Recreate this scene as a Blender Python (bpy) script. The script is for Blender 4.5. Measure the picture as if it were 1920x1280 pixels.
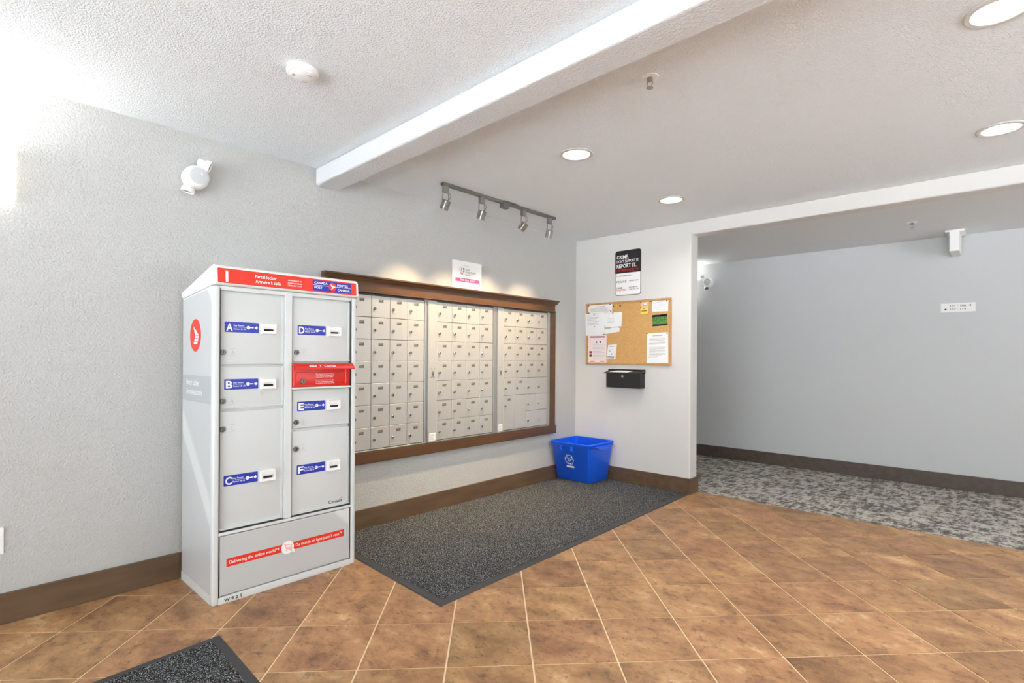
import bpy, bmesh, math, random
from mathutils import Vector, Matrix
random.seed(7)
for o in list(bpy.data.objects): bpy.data.objects.remove(o)
S = bpy.context.scene
C = S.collection
R = math.radians

# ------------------------------------------------------------------ camera
F_PX, YAW, V0, ROLL = 997.46, 0.7454, 668.8, 0.0065
CAM = Vector((3.307, 0.0, 1.2177))
cd = bpy.data.cameras.new('camera'); cam = bpy.data.objects.new('camera', cd); C.objects.link(cam)
cd.sensor_width = 36; cd.lens = 36 * F_PX / 1920; cd.shift_y = (V0 - 640) / 1920; cd.clip_start = .02
_rt = Vector((math.cos(YAW), math.sin(YAW), 0)); _up = Vector((0, 0, 1)); _fw = Vector((-math.sin(YAW), math.cos(YAW), 0))
_r = _rt * math.cos(ROLL) + _up * math.sin(ROLL); _u = _up * math.cos(ROLL) - _rt * math.sin(ROLL)
cam.matrix_world = Matrix(((_r.x, _u.x, -_fw.x, CAM.x), (_r.y, _u.y, -_fw.y, CAM.y), (_r.z, _u.z, -_fw.z, CAM.z), (0, 0, 0, 1)))
S.camera = cam
def ray(u, v):                                   # direction of a photo pixel (1920 x 1280 frame)
    a, b = u - 960, V0 - v
    x = math.cos(ROLL) * a - math.sin(ROLL) * b; y = math.sin(ROLL) * a + math.cos(ROLL) * b
    return _rt * x + _fw * F_PX + _up * y
def on_y(u, v, Y): d = ray(u, v); return CAM + d * ((Y - CAM.y) / d.y)

# ------------------------------------------------------------------ world, exposure
W = bpy.data.worlds.new('overcast_sky'); S.world = W; W.use_nodes = True
W.node_tree.nodes['Background'].inputs[0].default_value = (.90, .95, 1, 1)
W.node_tree.nodes['Background'].inputs[1].default_value = 5.2
_sl = bpy.data.lights.new('sun', 'SUN'); _sl.energy = 56; _sl.angle = R(.6); _sl.color = (.94, .975, 1)  # sun added to light the ground outside, and through it the ceiling
sun = bpy.data.objects.new('sun', _sl); C.objects.link(sun); sun.rotation_euler = Vector((.62, -.62, -1.0)).to_track_quat('-Z', 'Y').to_euler()
S.view_settings.view_transform = 'Standard'; S.view_settings.look = 'None'
S.view_settings.gamma = 1; S.view_settings.use_curve_mapping = False
S.view_settings.exposure = -0.14
S.cycles.max_bounces = 8; S.cycles.diffuse_bounces = 5; S.cycles.use_denoising = True
S.cycles.caustics_reflective = False; S.cycles.caustics_refractive = False
CAN_W, TRACK_W, SCONCE_W = 8.5, 115.0, 3.0         # watts of the lamps built further down

# ------------------------------------------------------------------ materials
def lin(c):
    return tuple(((x / 255) / 12.92 if x / 255 <= .04045 else ((x / 255 + .055) / 1.055) ** 2.4) for x in c) + (1,)
def mat(name, col, rough=.5, metal=0, emit=0, spec=.5, build=None):
    m = bpy.data.materials.new(name); m.use_nodes = True
    b = m.node_tree.nodes['Principled BSDF']
    b.inputs['Base Color'].default_value = lin(col); b.inputs['Roughness'].default_value = rough
    b.inputs['Metallic'].default_value = metal; b.inputs['Specular IOR Level'].default_value = spec
    if emit:
        b.inputs['Emission Color'].default_value = lin(col); b.inputs['Emission Strength'].default_value = emit
    if build: build(m.node_tree, b)
    return m
def N(t, kind, **kw):
    n = t.nodes.new(kind)
    for k, v in kw.items():
        if k in n.inputs: n.inputs[k].default_value = v
        else: setattr(n, k, v)
    return n
def coord(t, scale=(1, 1, 1), rnd=False, rot=0):
    tc = t.nodes.new('ShaderNodeTexCoord'); mp = t.nodes.new('ShaderNodeMapping')
    mp.inputs['Scale'].default_value = scale; mp.inputs['Rotation'].default_value = (0, 0, rot)
    t.links.new(tc.outputs['Object'], mp.inputs['Vector'])
    if rnd:
        oi = t.nodes.new('ShaderNodeObjectInfo'); ml = N(t, 'ShaderNodeMath', operation='MULTIPLY'); ml.inputs[1].default_value = 97
        t.links.new(oi.outputs['Random'], ml.inputs[0]); t.links.new(ml.outputs[0], mp.inputs['Location'])
    return mp.outputs['Vector']
def ramp(t, stops, fac):
    r = t.nodes.new('ShaderNodeValToRGB'); e = r.color_ramp.elements
    while len(e) < len(stops): e.new(.5)
    for k, (p, c) in enumerate(stops): e[k].position = p; e[k].color = lin(c)
    t.links.new(fac, r.inputs[0]); return r.outputs[0]
def bump(t, b, h, strength, dist):
    n = N(t, 'ShaderNodeBump'); n.inputs['Strength'].default_value = strength; n.inputs['Distance'].default_value = dist
    t.links.new(h, n.inputs['Height']); t.links.new(n.outputs[0], b.inputs['Normal'])
def noise(t, vec, scale, detail=3, rough=.5):
    n = N(t, 'ShaderNodeTexNoise'); n.inputs['Scale'].default_value = scale; n.inputs['Detail'].default_value = detail
    n.inputs['Roughness'].default_value = rough; t.links.new(vec, n.inputs['Vector']); return n.outputs[0]
def stipple(scale, strength, dist):
    def f(t, b):
        v = coord(t); bump(t, b, noise(t, v, scale, 3, .6), strength, dist)
    return f
M = {}
M['wall_grey'] = mat('grey_textured_paint', (190, 190, 187), .75, spec=.25, build=stipple(105, .8, .007))
M['wall_white'] = mat('off_white_paint', (216, 215, 211), .6, spec=.3, build=stipple(60, .1, .003))
M['wall_corr'] = mat('corridor_grey_paint', (204, 206, 207), .7, spec=.25, build=stipple(70, .15, .003))
M['ceiling'] = mat('white_stippled_ceiling', (236, 241, 244), .9, spec=.1, build=stipple(115, .85, .009))
M['beam'] = mat('white_beam_paint', (216, 218, 219), .7, spec=.2, build=stipple(85, .6, .008))
M['corr_ceiling'] = mat('white_corridor_ceiling', (226, 228, 228), .9, spec=.1, build=stipple(95, .15, .004))
def wood(c1, c2):
    def f(t, b):
        v = coord(t, (6, 1.2, 6)); n = noise(t, v, 3.0, 4)
        t.links.new(ramp(t, [(.3, c1), (.7, c2)], n), b.inputs['Base Color'])
    return f
M['baseboard'] = mat('brown_baseboard', (100, 78, 58), .4, build=wood((92, 71, 52), (108, 86, 66)))
M['baseboard_dark'] = mat('dark_brown_baseboard', (88, 76, 66), .45, build=wood((80, 69, 60), (95, 83, 73)))
M['frame_wood'] = mat('bronze_brown_trim', (88, 61, 40), .30, build=wood((82, 56, 36), (96, 67, 45)))
M['grout'] = mat('tan_grout', (232, 208, 172), .9)
def tilef(island):
    def f(t, b):
        if island:
            tc = t.nodes.new('ShaderNodeTexCoord'); v = tc.outputs['Object']
            rnd = t.nodes.new('ShaderNodeNewGeometry').outputs['Random Per Island']
        else:
            v = coord(t, (1, 1, 1), True); rnd = t.nodes.new('ShaderNodeObjectInfo').outputs['Random']
        mp = t.nodes.new('ShaderNodeMapping'); mp.inputs['Scale'].default_value = (1.0, 1.35, 1); mp.inputs['Rotation'].default_value = (0, 0, .9); t.links.new(v, mp.inputs['Vector'])
        n_ = N(t, 'ShaderNodeTexNoise'); n_.inputs['Scale'].default_value = 5.0; n_.inputs['Detail'].default_value = 10; n_.inputs['Roughness'].default_value = .7; n_.inputs['Distortion'].default_value = .25
        t.links.new(mp.outputs[0], n_.inputs['Vector']); n1 = n_.outputs[0]
        base = ramp(t, [(.28, (104, 72, 46)), (.40, (136, 97, 62)), (.50, (158, 116, 74)), (.60, (174, 132, 87)), (.74, (206, 176, 134))], n1)
        n2 = noise(t, mp.outputs[0], 22, 9, .78)
        vein = ramp(t, [(.32, (120, 108, 98)), (.48, (255, 255, 255))], n2)
        mx = N(t, 'ShaderNodeMix', data_type='RGBA', blend_type='MULTIPLY'); mx.inputs[0].default_value = .85
        t.links.new(base, mx.inputs[6]); t.links.new(vein, mx.inputs[7])
        hs = N(t, 'ShaderNodeHueSaturation'); hs.inputs['Saturation'].default_value = .96
        mr = N(t, 'ShaderNodeMapRange'); mr.inputs['To Min'].default_value = .90; mr.inputs['To Max'].default_value = 1.22
        mh = N(t, 'ShaderNodeMapRange'); mh.inputs['To Min'].default_value = .494; mh.inputs['To Max'].default_value = .504
        wn = N(t, 'ShaderNodeTexWhiteNoise', noise_dimensions='1D'); t.links.new(rnd, wn.inputs['W']); t.links.new(wn.outputs['Value'], mh.inputs['Value']); t.links.new(mh.outputs[0], hs.inputs['Hue'])
        t.links.new(rnd, mr.inputs['Value']); t.links.new(mr.outputs[0], hs.inputs['Value'])
        t.links.new(mx.outputs[2], hs.inputs['Color']); t.links.new(hs.outputs[0], b.inputs['Base Color'])
        bump(t, b, n2, .12, .002)
    return f
M['tile'] = mat('brown_stone_tile', (170, 120, 80), .42, spec=.45, build=tilef(False))
M['tile_far'] = mat('brown_stone_tile_joined', (170, 120, 80), .42, spec=.45, build=tilef(True))
def carpetf(t, b):
    v = coord(t, (1, 1, 1)); v2 = coord(t, (9, 34, 9)); v3 = coord(t, (30, 10, 9))
    a = N(t, 'ShaderNodeMath', operation='ADD')
    t.links.new(noise(t, v2, 1.1, 4, .7), a.inputs[0]); t.links.new(noise(t, v3, 1.0, 4, .7), a.inputs[1])
    h = N(t, 'ShaderNodeMath', operation='MULTIPLY'); h.inputs[1].default_value = .5; t.links.new(a.outputs[0], h.inputs[0])
    base = ramp(t, [(.42, (98, 94, 90)), (.475, (124, 119, 113)), (.52, (182, 176, 167)), (.62, (198, 192, 182))], h.outputs[0])
    t.links.new(base, b.inputs['Base Color']); bump(t, b, noise(t, v, 300, 2), .6, .004)
M['carpet'] = mat('mottled_grey_carpet', (150, 145, 138), .95, spec=.1, build=carpetf)
def pilef(t, b):
    v = coord(t); n = noise(t, v, 200, 1, .7)
    base = ramp(t, [(.41, (22, 23, 24)), (.52, (58, 59, 60)), (.60, (112, 113, 114)), (.72, (186, 187, 188))], n)
    t.links.new(base, b.inputs['Base Color']); bump(t, b, n, .8, .005)
M['pile'] = mat('speckled_charcoal_pile', (80, 80, 84), .95, spec=.1, build=pilef)
M['rubber'] = mat('black_rubber', (56, 57, 58), .6)
M['locker'] = mat('light_grey_enamel', (217, 221, 220), .35, spec=.4)
M['locker_door'] = mat('locker_door_enamel', (211, 215, 214), .4, spec=.4)
def decalf(c0, c1):
    def f(t, b):
        v = coord(t, (1, 1, 1)); w = N(t, 'ShaderNodeTexWave', bands_direction='DIAGONAL', wave_profile='SAW')
        w.inputs['Scale'].default_value = .55; w.inputs['Distortion'].default_value = .6; w.inputs['Detail'].default_value = 0
        t.links.new(v, w.inputs['Vector'])
        t.links.new(ramp(t, [(.0, c0), (.45, c0), (.47, c1), (.55, c1), (.6, c0), (1, c0)], w.outputs[1]), b.inputs['Base Color'])
    return f
M['decal_grey'] = mat('grey_decal_film', (203, 206, 206), .3, build=decalf((196, 199, 199), (218, 221, 220)))
M['decal_dark'] = mat('mid_grey_decal', (176, 181, 183), .4)
M['seam'] = mat('dark_seam', (74, 78, 78), .8)
M['red'] = mat('post_red', (232, 52, 30), .4)
M['red_box'] = mat('red_enamel', (214, 34, 24), .32)
M['blue'] = mat('post_blue', (24, 48, 170), .4)
M['white'] = mat('white_print', (250, 250, 250), .5)
M['pwhite'] = mat('white_plastic', (243, 243, 241), .4)
M['black'] = mat('black_print', (24, 24, 26), .5)
M['slot'] = mat('slot_black', (18, 18, 18), .7)
M['metal'] = mat('brushed_nickel', (168, 166, 160), .32, .9)
M['chrome'] = mat('dull_chrome', (176, 176, 174), .22, .9)
M['dkmetal'] = mat('grey_painted_metal', (112, 112, 108), .4, .3)
M['alu'] = mat('anodised_aluminium', (194, 194, 192), .40, .5)
M['alu_frame'] = mat('mill_aluminium', (162, 163, 162), .35, .6)
def platef(t, b):
    t.links.new(ramp(t, [(.42, (70, 68, 65)), (.62, (138, 136, 130))], noise(t, coord(t, (1, 1, .55)), 210, 1)), b.inputs['Base Color'])
M['plate'] = mat('grey_number_plate', (96, 94, 90), .5, build=platef)
M['bin'] = mat('blue_plastic', (26, 100, 240), .36)
def corkf(t, b):
    n = noise(t, coord(t), 120, 4, .7)
    t.links.new(ramp(t, [(.3, (196, 148, 88)), (.55, (214, 168, 106)), (.75, (224, 182, 122))], n), b.inputs['Base Color']); bump(t, b, n, .2, .002)
M['cork'] = mat('cork', (214, 168, 106), .9, build=corkf)
M['oak'] = mat('oak_moulding', (196, 150, 98), .45, build=wood((186, 140, 88), (206, 160, 108)))
M['paper'] = mat('white_paper', (243, 243, 241), .8)
M['paper_pink'] = mat('pale_pink_paper', (246, 230, 226), .8)
M['peach'] = mat('peach_card', (238, 192, 158), .7)
M['yellow'] = mat('yellow_note', (246, 216, 92), .8)
M['ink'] = mat('grey_ink', (172, 172, 174), .8)
M['maroon'] = mat('maroon_ink', (150, 44, 66), .7)
M['magenta'] = mat('magenta_ink', (200, 92, 152), .6)
M['navy'] = mat('navy_ink', (38, 52, 74), .6)
def greenf(t, b):
    t.links.new(ramp(t, [(.3, (30, 62, 28)), (.5, (74, 128, 48)), (.62, (124, 172, 76)), (.75, (222, 224, 160))], noise(t, coord(t), 75, 3, .7)), b.inputs['Base Color'])
M['leafy'] = mat('leafy_photo_print', (80, 130, 60), .6, build=greenf)
M['boxblack'] = mat('black_enamel', (15, 15, 16), .45)
M['lens'] = mat('lit_lamp_lens', (255, 250, 240), .4, emit=9)
M['trim_ring'] = mat('satin_white_trim', (204, 204, 200), .4)
M['reflector'] = mat('white_reflector', (246, 246, 240), .35, emit=.9)
M['sconce'] = mat('lit_frosted_glass', (255, 253, 248), .4, emit=3.2)
M['vent'] = mat('grey_vent_plastic', (200, 203, 203), .5)
M['pin'] = mat('dark_pin', (60, 44, 40), .4)
M['pin_y'] = mat('yellow_pin', (226, 184, 60), .4)
M['glass'] = None
def mkglass():
    m = bpy.data.materials.new('clear_pane'); m.use_nodes = True; t = m.node_tree; t.nodes.clear()
    o = t.nodes.new('ShaderNodeOutputMaterial'); x = t.nodes.new('ShaderNodeMixShader'); a = t.nodes.new('ShaderNodeBsdfTransparent'); g = t.nodes.new('ShaderNodeBsdfGlossy')
    g.inputs['Roughness'].default_value = .02; x.inputs[0].default_value = .06
    t.links.new(a.outputs[0], x.inputs[1]); t.links.new(g.outputs[0], x.inputs[2]); t.links.new(x.outputs[0], o.inputs[0]); return m
M['glass'] = mkglass()
M['bounce_snow'] = mat('added_bounce_snow', (236, 239, 243), .9)

# ------------------------------------------------------------------ builders
ORG = {}                                           # world origin of every object (none is rotated or scaled)
def org(o): return ORG.get(o.name, Vector((0, 0, 0))) if o else Vector((0, 0, 0))
def tag(o, label=None, cat=None, group=None, kind=None):
    if label: o['label'] = label
    if cat: o['category'] = cat
    if group: o['group'] = group
    if kind: o['kind'] = kind
    return o
def thing(name, loc, label, cat, group=None):
    o = bpy.data.objects.new(name, None); C.objects.link(o); o.empty_display_size = .05
    o.location = loc; ORG[o.name] = Vector(loc); return tag(o, label, cat, group)
def to_mesh(bm, mt, smooth=None, name='m'):
    me = bpy.data.meshes.new(name); bmesh.ops.recalc_face_normals(bm, faces=bm.faces[:]); bm.to_mesh(me); bm.free()
    for x in (mt if isinstance(mt, (list, tuple)) else [mt]): me.materials.append(x)
    if smooth:
        for p in me.polygons: p.use_smooth = True
        me.set_sharp_from_angle(angle=R(smooth))
    return me
def put(name, me, loc, parent=None, kind=None):    # link mesh data at a world place
    o = bpy.data.objects.new(name, me); C.objects.link(o); loc = Vector(loc)
    if parent: o.parent = parent
    o.location = loc - org(parent); ORG[o.name] = loc
    if kind: o['kind'] = kind
    return o
def obj(name, bm, mt, parent=None, smooth=None, kind=None):   # bm in world coordinates
    co = [v.co for v in bm.verts]
    lo = Vector([min(c[k] for c in co) for k in range(3)]); hi = Vector([max(c[k] for c in co) for k in range(3)])
    c = Vector(((lo.x + hi.x) / 2, (lo.y + hi.y) / 2, lo.z))
    bmesh.ops.translate(bm, verts=bm.verts[:], vec=-c)
    return put(name, to_mesh(bm, mt, smooth, name), c, parent, kind)
def BM(): return bmesh.new()
def box(lo, hi, bev=0, seg=2, bm=None, mi=0):
    bm = bm or BM(); lo, hi = Vector(lo), Vector(hi)
    vs = [bm.verts.new((hi.x if i & 1 else lo.x, hi.y if i & 2 else lo.y, hi.z if i & 4 else lo.z)) for i in range(8)]
    fs = [bm.faces.new([vs[k] for k in q]) for q in ((0, 2, 3, 1), (4, 5, 7, 6), (0, 1, 5, 4), (2, 6, 7, 3), (0, 4, 6, 2), (1, 3, 7, 5))]
    for f in fs: f.material_index = mi
    if bev:
        es = {e for f in fs for e in f.edges}
        r = bmesh.ops.bevel(bm, geom=list(es), offset=bev, segments=seg, affect='EDGES', profile=.6)
        for f in r['faces']: f.material_index = mi
    return bm
def prism(pts, axis_vec, bm=None, mi=0):           # polygon (world points) swept along a vector
    bm = bm or BM(); a = [bm.verts.new(p) for p in pts]; b = [bm.verts.new(Vector(p) + Vector(axis_vec)) for p in pts]
    n = len(pts); fs = [bm.faces.new(a), bm.faces.new(b[::-1])] + [bm.faces.new((a[i], b[i], b[(i + 1) % n], a[(i + 1) % n])) for i in range(n)]
    for f in fs: f.material_index = mi
    return bm
class Fr:                                          # a wall frame: o + a*right + b*up + c*normal
    def __init__(s, o, r, u, n): s.o, s.r, s.u, s.n = Vector(o), Vector(r), Vector(u), Vector(n)
    def __call__(s, a, b, c=0): return s.o + s.r * a + s.u * b + s.n * c
    def at(s, a, b, c=0): return Fr(s(a, b, c), s.r, s.u, s.n)
def LEFT(x, y=0, z=0): return Fr((x, y, z), (0, 1, 0), (0, 0, 1), (1, 0, 0))     # faces +x
def ENDW(y, x=0, z=0): return Fr((x, y, z), (1, 0, 0), (0, 0, 1), (0, -1, 0))    # faces -y
def fbox(fr, a0, a1, b0, b1, c0, c1, bev=0, seg=2, bm=None, mi=0):
    p, q = fr(a0, b0, c0), fr(a1, b1, c1)
    return box([min(p[k], q[k]) for k in range(3)], [max(p[k], q[k]) for k in range(3)], bev, seg, bm, mi)
def fpoly(fr, pts, c0, c1, bm=None, mi=0): return prism([fr(a, b, c0) for a, b in pts], fr.n * (c1 - c0), bm, mi)
def circ(r, n=24, a0=0, a1=2 * math.pi, cx=0, cy=0):
    full = abs(a1 - a0 - 2 * math.pi) < 1e-6
    return [(cx + r * math.cos(a0 + (a1 - a0) * i / (n if full else n - 1)), cy + r * math.sin(a0 + (a1 - a0) * i / (n if full else n - 1))) for i in range(n)]
def rrect(w, h, r, n=5, cx=0, cy=0):
    out = []
    for sx, sy, a in ((1, 1, 0), (-1, 1, 90), (-1, -1, 180), (1, -1, 270)):
        out += [(cx + sx * (w / 2 - r) + r * math.cos(R(a + 90 * i / n)), cy + sy * (h / 2 - r) + r * math.sin(R(a + 90 * i / n))) for i in range(n + 1)]
    return out
def loft(rings, bm=None, cap0=True, cap1=True, mi=0):
    bm = bm or BM(); vr = [[bm.verts.new(p) for p in r] for r in rings]; n = len(rings[0])
    for a, b in zip(vr, vr[1:]):
        for i in range(n): bm.faces.new((a[i], a[(i + 1) % n], b[(i + 1) % n], b[i])).material_index = mi
    if cap0: bm.faces.new(vr[0][::-1]).material_index = mi
    if cap1: bm.faces.new(vr[-1]).material_index = mi
    return bm
def lathe(o, axis, prof, n=28, bm=None, cap0=True, cap1=True, mi=0):   # prof: (distance along axis, radius)
    o, ax = Vector(o), Vector(axis).normalized(); s = ax.orthogonal().normalized(); t = ax.cross(s)
    return loft([[o + ax * d + (s * math.cos(2 * math.pi * i / n) + t * math.sin(2 * math.pi * i / n)) * max(r, 1e-4) for i in range(n)] for d, r in prof], bm, cap0, cap1, mi)
def tube(pts, r, n=8, bm=None):
    pts = [Vector(p) for p in pts]; rings = []
    for i, p in enumerate(pts):
        d = (pts[min(i + 1, len(pts) - 1)] - pts[max(i - 1, 0)]).normalized(); s = d.orthogonal().normalized(); t = d.cross(s)
        rings.append([p + (s * math.cos(2 * math.pi * k / n) + t * math.sin(2 * math.pi * k / n)) * r for k in range(n)])
    return loft(rings, bm)
def text_bm(fr, items, c=.0004, bm=None):
    """items: (string, a, b, cap height, max width or None, align, bold, shear) -> flat raised letters on the frame"""
    bm = bm or BM()
    for s, a, b, h, w, al, bold, sh in items:
        cu = bpy.data.curves.new('t', 'FONT'); cu.body = s; cu.size = 1; cu.offset = .022 * bold; cu.shear = sh; cu.resolution_u = 3
        ob = bpy.data.objects.new('t', cu); C.objects.link(ob)
        dg = bpy.context.evaluated_depsgraph_get(); me = bpy.data.meshes.new_from_object(ob.evaluated_get(dg))
        bpy.data.objects.remove(ob); bpy.data.curves.remove(cu)
        if not me.vertices: bpy.data.meshes.remove(me); continue
        x0 = min(v.co.x for v in me.vertices); x1 = max(v.co.x for v in me.vertices)
        k = h / .72; kx = k if not w else w / (x1 - x0)
        off = {'L': 0, 'C': -(x1 - x0) / 2, 'R': -(x1 - x0)}[al] - x0
        base = len(bm.verts); vs = [bm.verts.new(fr(a + (v.co.x + off) * kx, b + v.co.y * k, c)) for v in me.vertices]
        for p in me.polygons:
            try: bm.faces.new([vs[i] for i in p.vertices])
            except ValueError: pass
        bpy.data.meshes.remove(me)
    return bm
def texts(name, fr, items, c, m, parent):         # one object per line of lettering
    for it in items: obj(name, text_bm(fr, [it], c), m, parent)
def lines_bm(fr, rects, c=.0004, bm=None):         # flat printed strips (a0, a1, b0, b1)
    bm = bm or BM()
    for a0, a1, b0, b1 in rects: bm.faces.new([bm.verts.new(fr(*q, c)) for q in ((a0, b0), (a1, b0), (a1, b1), (a0, b1))])
    return bm
def flat(fr, pts, c, bm=None):
    bm = bm or BM(); bm.faces.new([bm.verts.new(fr(a, b, c)) for a, b in pts]); return bm
def area(name, loc, power, size, direction, parent=None, col=(1, .95, .88), spread=150):
    l = bpy.data.lights.new(name, 'AREA'); l.shape = 'DISK'; l.size = size; l.energy = power; l.color = col; l.spread = R(spread)
    o = bpy.data.objects.new(name, l); C.objects.link(o); o.rotation_euler = Vector(direction).to_track_quat('-Z', 'Y').to_euler()
    if parent: o.parent = parent
    o.location = Vector(loc) - org(parent); return o
def spot(name, loc, power, target, parent=None, col=(1, .75, .44), ang=60, blend=.7, rad=.02):
    l = bpy.data.lights.new(name, 'SPOT'); l.energy = power; l.color = col; l.spot_size = R(ang); l.spot_blend = blend; l.shadow_soft_size = rad
    o = bpy.data.objects.new(name, l); C.objects.link(o); o.rotation_euler = (Vector(target) - Vector(loc)).to_track_quat('-Z', 'Y').to_euler()
    if parent: o.parent = parent
    o.location = Vector(loc) - org(parent); return o
def bevel_mod(o, w, seg=3):
    m = o.modifiers.new('round_edges', 'BEVEL'); m.width = w; m.segments = seg; m.limit_method = 'ANGLE'; m.angle_limit = R(40); return o

# ================================================================== the setting
H, Y1, Y1B, YC, HC = 2.44, 4.571, 4.722, 6.517, 2.387
JX, HZ = 1.255, 2.318                              # jamb of the corridor opening, underside of its header
XR, YB = 6.6, -2.6
ST = 'structure'
# floor: grout bed plus stone tiles laid diagonally, each tile a piece of its own
fl = obj('floor', box((0, YB, -.06), (XR, Y1B, -.0035)), M['grout'], kind=ST)
G0, E1, E2 = Vector((1.222, 1.365)), Vector((.2373, .2480)), Vector((.2470, -.2498))
GAP = .0038
def clip(poly, lo, hi):
    for k, s, lim in ((0, 1, lo[0]), (0, -1, hi[0]), (1, 1, lo[1]), (1, -1, hi[1])):
        out = []
        for i, p in enumerate(poly):
            q = poly[(i + 1) % len(poly)]; dp, dq = s * (p[k] - lim), s * (q[k] - lim)
            if dp >= 0: out.append(p)
            if (dp > 0 > dq) or (dp < 0 < dq): out.append(p + (q - p) * (dp / (dp - dq)))
        poly = out
        if len(poly) < 3: return None
    return poly
def tile_bm(poly, bm=None):
    n = len(poly); c = sum(poly, Vector((0, 0))) / n; bm = bm or BM()
    def ring(ins, z): return [bm.verts.new((p.x + (c - p).normalized().x * ins, p.y + (c - p).normalized().y * ins, z)) for p in poly]
    r0, r1, r2 = ring(0, -.0035), ring(0, -.0012), ring(.0022, 0)
    for a, b in ((r0, r1), (r1, r2)):
        for i in range(n): bm.faces.new((a[i], a[(i + 1) % n], b[(i + 1) % n], b[i]))
    bm.faces.new(r2); return bm
e1n, e2n = E1.normalized() * GAP, E2.normalized() * GAP
cands = []
for i in range(-30, 45):
    for j in range(-30, 45):
        o = G0 + E1 * i + E2 * j
        q = [o + e1n + e2n, o + E1 - e1n + e2n, o + E1 + E2 - e1n - e2n, o + E2 + e1n - e2n]
        c = clip(q, (.001, YB + .001), (XR - .001, Y1B - .001))
        if not c: continue
        cen = sum(c, Vector((0, 0))) / len(c)
        d = Vector((cen.x, cen.y, 0)) - CAM; dep = d.dot(_fw)
        seen = dep > .5 and abs(d.dot(_rt) / dep) < 1.08 and cen.y < Y1B
        cands.append((not seen, dep if dep > 0 else 99, q, c, o))
cands.sort(key=lambda t: t[:2])
tile_me = None; far = BM(); cnt = 0
for uns, dep, q, c, o in cands:
    if uns or cnt >= 298: tile_bm(c, far); continue
    cnt += 1; whole = len(c) == 4 and all((a - b).length < 1e-6 for a, b in zip(c, q)); cen3 = Vector(((o + (E1 + E2) / 2).x, (o + (E1 + E2) / 2).y, 0))
    if whole:
        if tile_me is None:
            bm = tile_bm(q); bmesh.ops.translate(bm, verts=bm.verts[:], vec=-cen3); tile_me = to_mesh(bm, M['tile'], name='tile')
        put('tile', tile_me, cen3, fl)
    else:
        bm = tile_bm(c); bmesh.ops.translate(bm, verts=bm.verts[:], vec=-cen3); put('tile', to_mesh(bm, M['tile'], name='cut_tile'), cen3, fl)
obj('tile_field', far, M['tile_far'], fl, kind='stuff')
obj('floor_corridor', box((-1.6, Y1B, -.06), (XR + .6, YC, .001)), M['carpet'], kind=ST)
obj('ceiling', box((-.1, YB - .1, H), (XR + .1, Y1B, H + .1)), M['ceiling'], kind=ST)
obj('ceiling_corridor', box((-1.6, Y1B, HC), (XR + .6, YC + .1, HC + .1)), M['corr_ceiling'], kind=ST)
obj('wall_left', box((-.1, YB - .1, -.06), (0, Y1, H)), M['wall_grey'], kind=ST)
o = obj('wall_end', prism([(-.1, Y1, -.06), (JX, Y1, -.06), (JX, Y1, HZ), (5.7, Y1, HZ), (5.7, Y1, -.06), (XR + .1, Y1, -.06), (XR + .1, Y1, H), (-.1, Y1, H)], (0, Y1B - Y1, 0)), M['wall_white'], kind=ST)
bevel_mod(o, .012)
obj('wall_right', prism([(XR, YB - .1, -.06), (XR, Y1, -.06), (XR, Y1, H), (XR, 4.25, H), (XR, 4.25, .5), (XR, 1.95, .5), (XR, 1.95, H), (XR, YB - .1, H)], (.1, 0, 0)), M['wall_white'], kind=ST)
wbm = BM()
for y in (1.95, 3.07, 4.19): box((XR + .03, y, .5), (XR + .09, y + .06, H), bm=wbm)
for z in (.5, 2.38):
    for y in (2.01, 3.13): box((XR + .035, y, z), (XR + .085, y + 1.06, z + .06), bm=wbm)
added_win = obj('window_added', wbm, M['dkmetal'], kind=ST)  # unseen side window added to bring daylight onto the far ceiling
for y in (2.01, 3.13): obj('pane', box((XR + .056, y, .56), (XR + .064, y + 1.06, 2.38)), M['glass'], added_win)
obj('wall_corridor', box((-1.6, YC, -.06), (XR + .6, YC + .1, HC)), M['wall_corr'], kind=ST)
obj('wall_corridor_left', box((-1.7, Y1B, -.06), (-1.6, YC + .1, HC + .1)), M['wall_corr'], kind=ST)
obj('wall_corridor_right', box((XR + .6, Y1B - .1, -.06), (XR + .7, YC + .1, HC + .1)), M['wall_corr'], kind=ST)
obj('wall_corridor_near', box((-1.6, Y1B - .1, -.06), (-.1, Y1B, HC + .1)), M['wall_corr'], kind=ST)
# dropped beam across the lobby ceiling
BT = math.tan(-.0248)
o = obj('ceiling_beam', prism([(0, 1.677, H - .112), (0, 1.677, H), (0, 1.840, H), (0, 1.840, H - .112)], (XR, XR * BT, 0)), M['beam'], kind=ST)
bevel_mod(o, .014)
# baseboards
BH, BTK = .14, .014
obj('baseboard_left', box((0, YB, 0), (BTK, Y1, BH), .003), M['baseboard'], kind=ST)
obj('baseboard_end', prism([(BTK, Y1, 0), (BTK, Y1 - BTK, 0), (JX + BTK, Y1 - BTK, 0), (JX + BTK, Y1B, 0), (JX, Y1B, 0), (JX, Y1, 0)], (0, 0, BH)), M['baseboard'], kind=ST)
obj('baseboard_corridor', box((-1.6, YC - BTK, .001), (XR + .6, YC, BH), .003), M['baseboard_dark'], kind=ST)
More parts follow.
